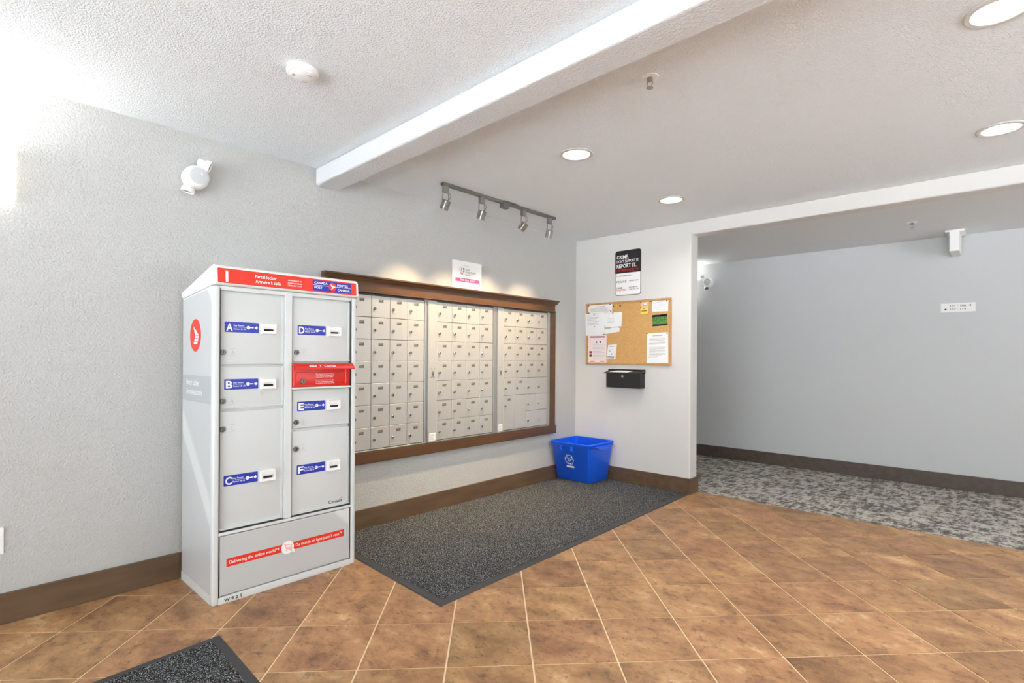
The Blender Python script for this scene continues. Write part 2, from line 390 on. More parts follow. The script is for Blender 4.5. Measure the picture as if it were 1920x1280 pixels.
# glazed entrance behind the camera: the daylight of the lobby
obj('wall_back', prism([(-.1, YB, -.06), (.5, YB, -.06), (.5, YB, 2.3), (6.1, YB, 2.3), (6.1, YB, -.06), (XR + .1, YB, -.06), (XR + .1, YB, H), (-.1, YB, H)], (0, -.12, 0)), M['wall_white'], kind=ST)
wbm = BM()
for x in (.5, 1.86, 3.22, 4.58, 6.04): box((x, YB - .09, 0), (x + .06, YB - .03, 2.3), bm=wbm)
for z in (0, 2.24): box((.56, YB - .085, z), (6.04, YB - .035, z + .06), bm=wbm)
win = obj('window_1', wbm, M['dkmetal'], kind=ST)
for x in (.56, 1.92, 3.28, 4.64): obj('pane', box((x, YB - .064, .06), (x + (1.30 if x < 4.6 else 1.40), YB - .056, 2.24)), M['glass'], win)
obj('ground_outside', box((-30, -40, -.16), (45, 40, -.08)), M['bounce_snow'], kind=ST)  # snow-white surface added to throw light up onto the lobby ceiling

# ================================================================== parcel locker
LX, LB, LY0, LY1 = .512, .03, .908, 1.677          # front face, back, left side, right side
lk = thing('parcel_locker', (.27, 1.29, 0), 'tall pale grey parcel locker with red header sign and lettered compartment doors', 'locker')
LF = LEFT(LX)                                      # a = world y, b = world z, c = out of the front
prof = [(LB, 0), (LX - .040, 0), (LX - .040, 1.556), (LB, 1.52)]
LD = LEFT(LX - .016, .007)                               # plane the recessed doors hang on
o = obj('body', prism([(x, LY0 + .004, z) for x, z in prof], (0, LY1 - LY0 - .008, 0)), M['locker'], lk)
fb = BM()                                          # front face frame: corner posts, mullion, rails
fbox(LF, LY0, LY0 + .030, 0, 1.556, -.040, 0, .010, 3, fb); fbox(LF, LY1 - .030, LY1, 0, 1.556, -.040, 0, .010, 3, fb)
fbox(LF, 1.258, 1.296, .35, 1.556, -.040, -.004, .002, 1, fb)
fbox(LF, LY0 + .028, LY1 - .028, 1.535, 1.556, -.040, -.006, .002, 1, fb)
fbox(LF, LY0 + .028, LY1 - .028, .334, .350, -.040, -.001, .003, 2, fb)
fbox(LF, LY0 + .028, LY1 - .028, 0, .034, -.040, -.001, .003, 2, fb)
obj('front_frame', fb, M['locker'], lk, 40)
for a in (LY0 + .031, LY1 - .0325): obj('seam', fbox(LF, a, a + .0009, .03, 1.545, -.028, -.0022), M['seam'], lk)
for b in (.3465, ): obj('seam', fbox(LF, LY0 + .03, LY1 - .03, b + .0035, b + .005, -.028, -.0015), M['seam'], lk)
# recess behind the doors
obj('door_recess', fbox(LF, LY0 + .03, LY1 - .03, .034, 1.54, -.0399, -.030), M['locker'], lk)
lock_me = None
M['lock'] = mat('worn_steel_lock', (120, 120, 117), .38, .8)
def lock_mesh(r, d, mats=(M['lock'], M['slot'])):
    bm = lathe((0, 0, 0), (1, 0, 0), [(0, r), (d * .8, r), (d, r * .82), (d, r * .55), (d * .85, r * .5)], 18)
    box((d * .8, -r * .1, -r * .42), (d + .0006, r * .1, r * .42), bm=bm, mi=1); return to_mesh(bm, list(mats), 40, 'lock')
big_lock = lock_mesh(.0135, .011)
def slot_part(door, a, b):
    bm = BM(); w, h = .039, .029
    outer = [(a - w, b - h), (a + w, b - h), (a + w, b + h), (a - w, b + h)]
    i0 = [(a - .028, b - .014), (a + .028, b - .014), (a + .028, b + .006), (a - .028, b + .006)]
    r0 = [bm.verts.new(LD(p, q, -.006)) for p, q in outer]; r1 = [bm.verts.new(LD(p + (.004 if p < a else -.004), q + (.004 if q < b else -.004), .016)) for p, q in outer]
    r2 = [bm.verts.new(LD(p, q, .014)) for p, q in i0]; r3 = [bm.verts.new(LD(p * .92 + a * .08, q, .002)) for p, q in i0]
    for x, y in ((r0, r1), (r1, r2), (r2, r3)):
        for i in range(4): bm.faces.new((x[i], x[(i + 1) % 4], y[(i + 1) % 4], y[i]))
    bm.faces.new(r3); obj('key_return_slot', bm, M['pwhite'], door)
    obj('slot_opening', fbox(LD, a - .0235, a + .0235, b - .0115, b - .002, .002, .0045), M['slot'], door)
def key_label(door, letter, a, b):
    w, h = .163, .052
    obj('key_label', fpoly(LD, rrect(w, h, .004, 3, a + w / 2, b - h / 2), -.0055, -.0045), M['blue'], door)
    fr = LD.at(a, b - h, -.0045); bm = BM()
    text_bm(fr, [(letter, .007, .0075, .037, .031, 'L', 1.4, 0), ('Key Return', .042, .0305, .0085, .050, 'L', .3, 0), ('Retour de clé', .042, .0135, .0085, .058, 'L', .3, 0)], .0004, bm)
    lines_bm(fr, [(.042, .100, .0252, .0263)], .0004, bm)
    fl_ = [(.112 + .009 * math.cos(t), .026 + .009 * math.sin(t)) for t in [2 * math.pi * i / 16 for i in range(16)]]
    flat(fr, fl_, .0004, bm); lines_bm(fr, [(.119, .138, .0235, .0285)], .0004, bm)
    flat(fr, [(.143, .022), (.150, .022), (.150, .0165), (.159, .026), (.150, .0355), (.150, .030), (.143, .030)], .0004, bm)
    obj('label_lettering', bm, M['white'], door)
    obj('key_bow_hole', flat(fr, [(.109 + .0022 * math.cos(2 * math.pi * i / 10), .026 + .0022 * math.sin(2 * math.pi * i / 10)) for i in range(10)], .0007), M['blue'], door)
DOORS = [('A', .936, 1.250, 1.172, 1.530, 1.383, 1.232), ('B', .936, 1.250, .952, 1.160, 1.098, .990), ('C', .936, 1.250, .356, .938, .621, .853),
         ('D', 1.300, 1.639, 1.186, 1.530, 1.383, 1.234), ('E', 1.300, 1.639, .824, 1.030, .966, .855), ('F', 1.300, 1.639, .356, .806, .620, .711)]
for L_, a0, a1, b0, b1, lb, lz in DOORS:
    bm = fbox(LD, a0, a1, b0, b1, -.016, -.0058, .0022, 2); right = a0 > 1.2
    fbox(LD, a0, a1, b0, b0 + .007, -.016, .003, .002, 2, bm)              # drip lip on the lower edge
    fbox(LD, a1 - .013, a1, b0, b1, -.016, -.001, .002, 2, bm)             # turned edge on the hinge side
    d = obj('door', bm, M['locker_door'], lk, 40)
    a = .957 if not right else 1.326
    key_label(d, L_, a, lb); slot_part(d, a + .211, lb - .028)
    lp = LD(.949 if not right else 1.320, lz, -.006); put('lock', big_lock, lp, d)
    ebm = text_bm(LD.at(lp.y + .024, lz - .010, -.0058), [(L_, .008, 0, .018, None, 'L', -.2, 0)], .0006)
    lines_bm(LD.at(lp.y + .020, lz - .016, -.0058), [(0, .032, .034, .0355), (0, .032, 0, .0012)], .0005, ebm)
    obj('stamped_letter', ebm, M['decal_dark'], d)
# red mail chute between D and E
mc = obj('mail_chute', fbox(LF, 1.298, 1.634, 1.046, 1.166, -.030, .006, .006, 3), M['red_box'], lk, 40)
obj('chute_sill', fbox(LF, 1.298, 1.636, 1.036, 1.046, -.030, .012, .002, 2), M['locker'], mc)
hood = [(0, 1.176), (.024, 1.172), (.040, 1.152), (.042, 1.142), (.036, 1.142), (.033, 1.150), (.020, 1.163), (0, 1.166)]
obj('hood', prism([LF(1.294, z, x) for x, z in hood], (0, .350, 0)), M['red_box'], mc, 50)
obj('chute_flap', fbox(LF, 1.312, 1.600, 1.060, 1.128, .0062, .009, .003, 2), M['red_box'], mc, 40)
obj('chute_rib', lathe(LF(1.606, 1.058, .008), (0, 0, 1), [(0, .006), (.082, .006)], 12), M['red_box'], mc, 40)
put('lock', big_lock, LF(1.348, 1.078, .009), mc)
hs = Vector((.040 - .024, 0, 1.152 - 1.172)).normalized()
hf = Fr(LF(1.294, 1.1525, .0402), (0, 1, 0), -hs, Vector((-hs.z, 0, hs.x)))
texts('lettering', hf, [('Mail', .080, .004, .013, .040, 'L', 1, 0), ('Courrier', .166, .004, .013, .070, 'L', 1, 0)], .0008, M['white'], mc)
obj('wing_mark', flat(hf, [(.138, .006), (.150, .012), (.138, .018), (.142, .012)], .0008), M['white'], mc)
tx = ['Mail deposited here before 5:00 p.m.', 'will be picked up daily, Monday to', 'Friday, except for statutory holidays.', '', 'Le courrier déposé ici avant 17 h sera', 'ramassé quotidiennement du lundi', 'au vendredi, sauf les jours fériés.']
obj('instructions', text_bm(LF, [(s, 1.424, 1.1135 - .0085 * i, .0055, .112 - .005 * (i % 3), 'L', .3, 0) for i, s in enumerate(tx) if s], .0094), M['white'], mc)
# lower panel
lp_ = obj('lower_panel', fbox(LF, .942, 1.642, .040, .330, -.030, -.0035, .002, 1), M['decal_grey'], lk)
obj('red_banner', fbox(LF, .973, 1.606, .176, .216, -.0035, -.0028), M['red'], lp_)
texts('banner_lettering', LF.at(0, 0, -.0028), [('Delivering the online world™', .986, .189, .0165, .245, 'L', .3, 0), ("Du monde en ligne jusqu'à vous™", 1.322, .189, .0165, .272, 'L', .3, 0)], .0005, M['white'], lp_)
obj('cart_badge', fpoly(LF, circ(.034, 32, cx=1.277, cy=.195), -.0028, -.0018), M['white'], lp_)
cb = lines_bm(LF, [], -.0012)
for pts in ([(1.254, .216), (1.262, .216), (1.270, .188), (1.296, .188)], [(1.263, .210), (1.300, .207), (1.296, .194), (1.268, .194)], [(1.268, .183), (1.296, .183)]):
    for (p0, q0), (p1, q1) in zip(pts, pts[1:]):
        dx, dy = p1 - p0, q1 - q0; l = math.hypot(dx, dy); nx, ny = -dy / l * .0009, dx / l * .0009
        flat(LF, [(p0 + nx, q0 + ny), (p1 + nx, q1 + ny), (p1 - nx, q1 - ny), (p0 - nx, q0 - ny)], -.0012, cb)
for cx in (1.272, 1.292): flat(LF, circ(.0026, 10, cx=cx, cy=.178), -.0012, cb)
obj('cart_drawing', cb, M['red'], lp_)
arrow = [(1.300, .190), (1.300, .160), (1.3065, .167), (1.311, .157), (1.316, .160), (1.311, .170), (1.320, .171)]
obj('cursor_shadow', flat(LF, [(1.309 + (a - 1.309) * 1.28, .174 + (b - .174) * 1.22) for a, b in arrow], -.0014), M['ink'], lp_)
obj('cursor_arrow', flat(LF, arrow, -.0010), M['white'], lp_)
obj('serial_lettering', text_bm(LF, [('W 9 2 5', .962, .0085, .017, .084, 'L', .8, 0)], .0), M['black'], lk)
cw = obj('country_wordmark', text_bm(LD, [('Canada', 1.512, .374, .0175, .086, 'L', .5, 0)], -.0052), M['black'], lk)
obj('wordmark_flag', lines_bm(LD, [(1.588, 1.591, .393, .400), (1.597, 1.600, .393, .400)], -.005), M['red'], cw)
# header cap: wedge that slopes back to the wall
HDR = [(LB, 1.522), (LX - .012, 1.558), (LX + .014, 1.560), (LX + .020, 1.566), (LX + .014, 1.640), (LX + .006, 1.652), (LX - .012, 1.657), (LB + .01, 1.558), (LB, 1.552)]
hb = prism([(x, LY0 - .006, z) for x, z in HDR], (0, LY1 - LY0 + .010, 0))
bmesh.ops.bevel(hb, geom=[e for e in hb.edges if abs(e.verts[0].co.y - e.verts[1].co.y) < 1e-5], offset=.007, segments=3, affect='EDGES')
hd = obj('header', hb, M['pwhite'], lk, 45)
sl = Vector((-.006, 0, .074)).normalized()
HF = Fr((LX + .0196, LY0, 1.5662), (0, 1, 0), sl, Vector((sl.z, 0, -sl.x)))
obj('sign_face', fpoly(HF, rrect(.746, .072, .004, 3, .3835, .0375), -.001, .0008), M['red'], hd)
obj('crown_panel', fpoly(HF, rrect(.232, .058, .004, 3, .606, .0370), .0008, .0014), M['blue'], hd)
texts('header_lettering', HF, [('1', .046, .010, .054, None, 'L', 1.3, 0), ('Parcel locker', .186, .042, .017, .108, 'L', .8, 0), ('Armoire à colis', .186, .017, .017, .128, 'L', .8, 0),
                  ('canadapost.ca', .352, .0455, .0085, .076, 'L', .5, 0), ('postescanada.ca', .352, .0315, .0085, .076, 'L', .5, 0), ('1 800 267-1177', .352, .0175, .0085, .076, 'L', .5, 0)], .0012, M['white'], hd)
texts('crown_lettering', HF, [('CANADA', .499, .047, .0125, .078, 'L', .9, 0), ('POST', .499, .021, .0125, .046, 'L', .9, 0), ('POSTES', .636, .044, .0125, .066, 'L', .9, 0), ('CANADA', .636, .018, .0125, .078, 'L', .9, 0)], .0018, M['white'], hd)
for q in ((.490, .590, .0385, .0405), (.624, .722, .0385, .0405)): obj('crown_rule', lines_bm(HF, [q], .0018), M['white'], hd)
obj('crown_roundel', fpoly(HF, circ(.0235, 28, cx=.607, cy=.0375), .0014, .0022), M['red'], hd)
def wing(fr, cx, cy, s, c):
    bm = BM(); P_ = lambda q: [(cx + x * s, cy + y * s) for x, y in q]
    flat(fr, P_([(-.62, .78), (.78, -.02), (-.16, -.02)]), c, bm); flat(fr, P_([(-.18, -.08), (.76, -.08), (.68, -.24), (-.22, -.24)]), c, bm)
    flat(fr, P_([(-.30, -.31), (.64, -.31), (.56, -.46), (-.34, -.46)]), c, bm); flat(fr, P_([(-.44, -.53), (.50, -.53), (.36, -.74), (-.50, -.74)]), c, bm); return bm
wb = BM(); flat(HF, [(.594, .052), (.626, .039), (.596, .022), (.603, .034), (.598, .040)], .0026, wb); obj('roundel_wing', wb, M['white'], hd)
# left side panel with its decals
SF = ENDW(LY0 + .004)                              # a = world x, b = world z
sp = obj('side_panel', fpoly(SF, [(LB + .004, .045), (LX - .035, .045), (LX - .035, 1.545), (LB + .004, 1.512)], 0, .001), M['decal_grey'], lk)
obj('side_roundel', fpoly(SF, circ(.084, 40, cx=.238, cy=1.319), .001, .0018), M['red'], sp)
obj('side_wing', wing(SF, .245, 1.319, .062, .0022), M['white'], sp)
obj('side_band', fbox(SF, LB + .004, LX - .035, .976, 1.112, .001, .0016), M['decal_dark'], sp)
texts('side_lettering', SF, [('Parcel Locker', .10, 1.061, .030, .20, 'L', .2, 0), ('Armoire à colis', .10, 1.012, .030, .24, 'L', .2, 0)], .0020, M['white'], sp)
obj('side_kick_strip', fbox(SF, LB, LX - .028, 0, .045, 0, .002), M['locker'], lk)
obj('side_kick_strip', box((LB, LY1 - .004, 0), (LX - .028, LY1 - .002, .045)), M['locker'], lk)

# ================================================================== mailbox wall
MX = .020
MF = LEFT(MX)
small_lock = lock_mesh(.0105, .011, (M['chrome'], M['slot']))
blank = None
def cam_lock():
    bm = BM(); F0 = LEFT(0)
    for a in (-.016, .016):
        for b in (-.034, .034): lathe(F0(a, b, 0), (1, 0, 0), [(0, .0035), (.002, .003)], 8, bm)
    lathe((0, 0, 0), (1, 0, 0), [(0, .011), (.006, .011), (.010, .008)], 14, bm); fbox(F0, -.009, .009, -.030, .012, 0, .004, bm=bm); return to_mesh(bm, M['chrome'], 40, 'panel_lock')
panel_lock_me = cam_lock()
plate_me = to_mesh(fbox(LEFT(0), -.0195, .0195, -.010, .010, 0, .0012), M['plate'], name='number_plate')
door_me = {}
def dmesh(w, h):
    k = (round(w, 4), round(h, 4))
    if k not in door_me: door_me[k] = to_mesh(fbox(LEFT(0),   .0015, w - .0015, .0015, h - .0015, -.008, 0, .0014, 1), M['alu'], name='mailbox_door')
    return door_me[k]
ZB, ZT = .556, 1.648; RH = (ZT - ZB) / 7
def unit(label, pan, a0, a1, special=False):
    t = thing('mailbox_unit', (.01, (pan[0] + a1) / 2, ZB), label, 'mailboxes')
    obj('back_plate', fbox(MF, pan[0], a1 + .012, ZB - .010, ZT + .008, -.019, -.009), M['seam'], t)
    obj('lock_panel', fbox(MF, pan[0] + .001, pan[1] - .001, ZB - .008, ZT + .006, -.010, .002, .0015, 1), M['alu'], t)
    put('panel_lock', panel_lock_me, MF((pan[0] + pan[1]) / 2, (ZB + ZT) / 2 - .015, .002), t)
    lb = obj('panel_sticker', fbox(MF, pan[0] + .012, pan[1] - .010, ZB + .004, ZB + .062, .002, .0025), M['pwhite'], t)
    obj('sticker_print', lines_bm(MF, [(pan[0] + .016 + .004 * (i % 2), pan[1] - .016 - .006 * (i % 3), ZB + .010 + .009 * i, ZB + .0135 + .009 * i) for i in range(5)], .0028), M['ink'], lb)
    obj('hinge_rail', fbox(MF, a1 + .001, a1 + .012, ZB - .008, ZT + .006, -.010, .006, .002, 1), M['alu_frame'], t)
    obj('top_rail', fbox(MF, a0, a1, ZT + .0005, ZT + .010, -.010, .001), M['seam'], t)
    obj('bottom_rail', fbox(MF, pan[0], a1 + .012, ZB - .012, ZB - .003, -.010, .008, .0015, 1), M['alu_frame'], t)
    cw_ = (a1 - a0) / 4
    cells = []
    for c in range(4):
        for r in range(7):
            if special and c < 2 and r >= 5:
                if r == 5: cells.append((c, 5, 1, 2))
            elif special and r == 6 and c >= 2:
                if c == 2: cells.append((2, 6, 2, 1))
            else: cells.append((c, r, 1, 1))
    for c, r, nw, nh in cells:
        y = a0 + c * cw_; z = ZT - (r + nh) * RH; top = ZT - r * RH
        d = put('door', dmesh(cw_ * nw, RH * nh), MF(y, z, 0), t)
        if not (special and ((c >= 2 and r >= 4) or (c == 1 and r == 5))): put('number_plate', plate_me, MF(y + .079, top - .036, 0), d)
        if not (special and c == 1 and r == 5):
            for k in range(nw): put('lock', small_lock, MF(y + .026 + k * cw_, top - .092, 0), d)
    return t
unit('silver mailbox unit partly hidden behind the parcel locker', (1.852, 1.935), 1.935, 2.560)
unit('silver mailbox unit between two others under the white phone sign', (2.602, 2.685), 2.685, 3.313)
unit('silver mailbox unit with tall blank compartments, beside the corner', (3.375, 3.447), 3.447, 4.068, True)
for lab, a, b in (('narrow aluminium mullion beside the mailbox unit behind the locker', 2.575, 2.600), ('narrow aluminium mullion beside the mailbox unit with tall compartments', 3.328, 3.372)):
    bm = fbox(MF, a, b, ZB - .010, ZT + .006, -.019, -.004); fbox(MF, b - .007, b, ZB - .010, ZT + .006, -.019, .005, .001, 1, bm)
    o = obj('mailbox_mullion', bm, M['alu_frame']); tag(o, lab, 'mullion')
sr = thing('mailbox_surround', (.02, 3.0, .455), 'brown wooden surround with cornice framing the silver mailboxes', 'frame')
obj('trim_strip', fbox(LEFT(.02), 4.083, 4.108, ZB - .012, ZT + .006, -.019, .005, .002, 1), M['alu_frame'], sr)
obj('stile', fbox(LEFT(.001), 4.108, 4.192, .542, 1.664, 0, .027, .003), M['frame_wood'], sr)
obj('stile', fbox(LEFT(.001), 1.775, 1.850, .542, 1.664, 0, .027, .003), M['frame_wood'], sr)
obj('sill', fbox(LEFT(.001), 1.745, 4.214, .460, .542, 0, .028, .004), M['frame_wood'], sr)
obj('head_board', fbox(LEFT(.001), 1.765, 4.175, 1.672, 1.742, 0, .034, .003), M['frame_wood'], sr)
obj('bead', fbox(LEFT(.001), 1.757, 4.184, 1.660, 1.672, 0, .042, .004, 3), M['frame_wood'], sr)
cor = [(.001, 1.735), (.038, 1.735), (.042, 1.742), (.050, 1.748), (.055, 1.758), (.064, 1.760), (.068, 1.764), (.068, 1.774), (.001, 1.776)]
obj('cornice', prism([(x, 1.722, z) for x, z in cor], (0, 2.480, 0)), M['frame_wood'], sr, 30)
# sign standing on the cornice
S3 = LEFT(.004)
sg = obj('phone_sign', fbox(S3, 2.850, 3.182, 1.780, 2.010, 0, .004, .001, 1), M['paper']); tag(sg, 'white square building sign with magenta bar standing above the mailboxes', 'sign')
c_ = .0046
texts('lettering', S3, [('113', 2.930, 1.924, .030, .052, 'L', 1.2, 0), ('ONE', 3.000, 1.934, .015, .040, 'L', -.2, 0), ('THIRTEEN', 3.000, 1.913, .015, .108, 'L', -.2, 0), ('WEST', 3.000, 1.892, .015, .055, 'L', -.2, 0)], c_, M['black'], sg)
obj('monogram', text_bm(S3, [('W', 2.935, 1.898, .022, .040, 'L', 1.2, 0)], c_), M['magenta'], sg)
obj('magenta_bar', lines_bm(S3, [(2.884, 3.152, 1.838, 1.868)], c_), M['magenta'], sg)
obj('phone_number', text_bm(S3, [('780.784.3007', 2.935, 1.846, .016, .165, 'L', .6, 0)], .0050), M['white'], sg)
obj('caption_print', lines_bm(S3, [(2.890 + .03 * i, 2.912 + .03 * i, 1.823, 1.8255) for i in range(9)], c_), M['ink'], sg)
obj('divider_rule', lines_bm(S3, [(2.99, 2.992, 1.890, 1.95)], c_), M['ink'], sg); obj('top_print', lines_bm(S3, [(2.97, 3.07, 1.9715, 1.9735)], c_), M['ink'], sg)

# ================================================================== end wall: sign, cork board, drop box
E0 = ENDW(Y1)
ps = obj('crime_sign', fpoly(E0, rrect(.284, .440, .026, 6, .618, 2.046), 0, .003), M['black']); tag(ps, 'black and white crime reporting sign above the cork board', 'sign')
e = .0034
low = rrect(.274, .430, .022, 6, .618, 2.046); low = [(a, min(b, 2.045)) for a, b in low]
obj('white_field', flat(E0, [p for i, p in enumerate(low) if p != low[i - 1]], e), M['paper'], ps)
texts('headline', E0, [('CRIME,', .494, 2.186, .036, .132, 'L', .9, 0), ("DON'T SUPPORT IT,", .494, 2.148, .026, .244, 'L', .8, 0), ('REPORT IT.', .494, 2.098, .038, .216, 'L', .9, 0)], e, M['white'], ps)
obj('red_line', text_bm(E0, [('FOR EMERGENCIES - 911', .494, 2.062, .022, .244, 'L', .4, 0)], e), M['red_box'], ps)
texts('small_print', E0, [('FOR NON EMERGENCIES', .494, 2.012, .013, .160, 'L', .4, 0), ('POLICE', .494, 1.952, .020, .110, 'L', .5, 0), ('780-423-4567', .632, 1.958, .013, .100, 'L', .3, 0), ('CRIME', .494, 1.894, .016, .066, 'L', 1, 0), ('ANONYMOUSLY', .628, 1.896, .012, .106, 'L', .4, 0), ('1-800-222-TIPS', .628, 1.876, .013, .112, 'L', .3, 0)], .0038, M['navy'], ps)
obj('red_print', text_bm(E0, [('STOPPERS', .494, 1.872, .016, .110, 'L', .8, 0)], .0038), M['red_box'], ps)
cbd = thing('cork_board', (.608, Y1 - .01, 1.148), 'oak framed cork notice board on the off-white wall', 'notice board')
obj('cork_panel', fbox(E0, .150, 1.068, 1.158, 1.760, 0, .010), M['cork'], cbd)
for a0, a1, b0, b1 in ((.139, 1.079, 1.752, 1.770), (.139, 1.079, 1.148, 1.166), (.139, .157, 1.166, 1.752), (1.061, 1.079, 1.166, 1.752)):
    obj('frame_rail', fbox(E0, a0, a1, b0, b1, 0, .018, .004, 2), M['oak'], cbd)
CB = ENDW(Y1 - .010)
def px(x, y):                                      # a photo pixel of the board -> place on the cork face
    p = on_y(1060 + x / 8, 540 + y / 8, Y1 - .011); return (p.x, p.z)
def notice(name, quad, mt, label, cat, c=.0006, lines=None, pins=(), extra=None):
    pts = [px(*q) for q in quad]
    o = obj(name, fpoly(CB, pts[::-1], c, c + .0006), mt); tag(o, label, cat)
    def uv(s, t):                                  # s right, t down, 0..1
        (a, b), (c1, d), (e1, f), (g, h) = pts
        return ((a * (1 - s) + c1 * s) * (1 - t) + (g * (1 - s) + e1 * s) * t, (b * (1 - s) + d * s) * (1 - t) + (h * (1 - s) + f * s) * t)
    if lines:
        bm = BM()
        for s0, s1, t0, t1 in lines: flat(CB, [uv(s0, t1), uv(s1, t1), uv(s1, t0), uv(s0, t0)], c + .0009, bm)
        obj('print', bm, M['ink'], o)
    for k, (m_, rects) in enumerate(extra or ()):
        for s0, s1, t0, t1 in rects: obj('colour_print', flat(CB, [uv(s0, t1), uv(s1, t1), uv(s1, t0), uv(s0, t0)], c + .0012), M[m_], o)
    for q in pins:
        a, b = px(*q); obj('pushpin', lathe(CB(a, b, c), (0, -1, 0), [(0, .0045), (.003, .0045), (.004, .003), (.009, .003), (.010, .0048), (.012, .004)], 10), M['pin'], o)
    return o
def para(n, t0, t1, s0=.12, s1=.88, k=.35): return [(s0, s1 - .18 * random.random() * (i % 3 == 2), t0 + (t1 - t0) * i / n, t0 + (t1 - t0) * (i + k) / n) for i in range(n)]
notice('notice_sheet', [(345, 262), (705, 235), (700, 366), (350, 384)], M['paper'], 'white notice sheet pinned at the corners beside the yellow pins', 'paper', lines=[(.28, .72, .2, .28)] + para(6, .36, .92, .08, .92), pins=[(355, 268), (675, 246), (685, 346), (357, 375)])
notice('notice_sheet', [(560, 378), (855, 356), (842, 576), (596, 592)], M['paper'], 'blank-looking white sheet pinned over the folded slip', 'paper', .0020, para(4, .4, .75, .2, .6, .15), [(718, 376)])
notice('folded_slip', [(590, 602), (814, 584), (812, 652), (590, 692)], M['paper'], 'small white slip with a slanting lower edge', 'paper', .0012, [(.02, .42, .0, .12)], [(812, 584)])
notice('notice_sheet', [(308, 392), (590, 374), (596, 704), (315, 716)], M['paper'], 'white printed sheet hanging over the board edge above the pink poster', 'paper', .0092, para(7, .1, .55, .1, .72, .2), [(443, 398), (445, 580), (590, 692)])
notice('safety_poster', [(345, 706), (622, 702), (616, 1116), (348, 1118)], M['paper_pink'], 'pale pink poster with maroon header bar and red footer', 'poster', .0022, para(12, .34, .92, .25, .92, .16), extra=[('maroon', [(.1, .9, .045, .09), (.06, .2, .58, .66)]), ('red_box', [(.1, .36, .935, .965), (.64, .9, .935, .965)]), ('navy', [(.45, .48, .21, .3), (.62, .7, .22, .29), (.06, .2, .7, .78)])])
notice('tilted_card', [(640, 855), (775, 838), (750, 1070), (622, 1062)], M['paper'], 'small white card pinned askew beside the pink poster', 'card', .0014, [(.2, .85, .1, .14), (.12, .45, .34, .38), (.12, .42, .42, .46), (.42, .58, .6, .7)], extra=[('navy', [(.02, .85, .82, .86), (.06, .8, .9, .94)])])
notice('peach_card', [(1130, 212), (1250, 200), (1250, 286), (1130, 296)], M['peach'], 'peach coloured card above the yellow note', 'card', .0012, [(.3, .8, .3, .7)], [(1136, 218), (1136, 286)], extra=[('paper', [(.4, .75, .2, .6)])])
notice('yellow_note', [(1128, 296), (1245, 290), (1240, 378), (1128, 386)], M['yellow'], 'yellow note with dark handwriting below the peach card', 'note', .0010, extra=[('pin', [(.12, .85, .5, .62), (.35, .5, .1, .22)])])
notice('notice_sheet', [(1298, 200), (1545, 178), (1540, 345), (1300, 355)], M['paper'], 'white notice sheet pinned above the green flyer', 'paper', .0010, [(.3, .7, .1, .14)] + para(7, .25, .9, .08, .85, .2), [(1526, 188), (1290, 200)])
notice('green_flyer', [(1303, 405), (1528, 385), (1535, 555), (1308, 575)], M['leafy'], 'green leafy flyer with dark blue bands', 'flyer', .0010, extra=[('navy', [(0, 1, 0, .2), (0, 1, .84, 1)]), ('white', [(.05, .46, .05, .15), (.56, .95, .05, .15), (.06, .3, .89, .95), (.42, .6, .89, .95), (.7, .94, .89, .95)])])
notice('notice_letter', [(1222, 680), (1542, 660), (1544, 1122), (1222, 1125)], M['paper'], 'full page white letter pinned at the lower end of the board', 'paper', .0012, [(.28, .74, .08, .105)] + para(3, .18, .27) + para(3, .3, .4) + para(3, .47, .56) + para(3, .57, .66) + para(3, .68, .77) + [(.08, .52, .79, .8)], [(1228, 682), (1528, 676)])
for k, (x, y) in enumerate(((728, 272), (770, 240), (768, 268), (796, 262), (826, 256), (826, 274))):
    a, b = px(x, y)
    o = obj('pushpin', lathe(CB(a, b, 0), (0, -1, 0), [(0, .005), (.003, .005), (.004, .0032), (.010, .0032), (.011, .0055), (.013, .0045)], 12), M['pin_y' if 0 < k < 4 else 'pin'], smooth=40)
    tag(o, ('yellow' if 0 < k < 4 else 'dark') + ' pushpin stuck in the bare cork beside the top notice', 'pushpin', 'spare pushpins on the cork board')
# drop box
db = thing('drop_box', (.63, Y1 - .05, .926), 'black metal drop box with a keyed front under the cork board', 'drop box')
DF = ENDW(Y1)
obj('box_body', fbox(DF, .440, .808, .926, 1.066, 0, .098, .003), M['boxblack'], db)
obj('back_flange', fbox(DF, .404, .814, 1.066, 1.104, 0, .006, .002), M['boxblack'], db)
lid = obj('lid', prism([DF(.424, z, c) for c, z in ((.006, 1.092), (.006, 1.086), (.112, 1.064), (.118, 1.064), (.118, 1.069), (.112, 1.072))], (.394, 0, 0)), M['boxblack'], db)
obj('front_door', fbox(DF, .452, .796, .938, 1.052, .098, .1005, .001), M['boxblack'], db)
obj('lock', lathe(DF(.624, 1.038, .0995), (0, -1, 0), [(0, .011), (.006, .011), (.008, .008)], 18), M['metal'], db, 40)
lfr = [(.50, .030, 1.0886), (.70, .030, 1.0886), (.668, .088, 1.0766), (.468, .088, 1.0766)]
o = obj('leaflet', prism([DF(a, z, c) for a, c, z in lfr], (0, 0, .0015)), M['paper']); tag(o, 'white leaflet lying on the lid of the black drop box', 'leaflet')

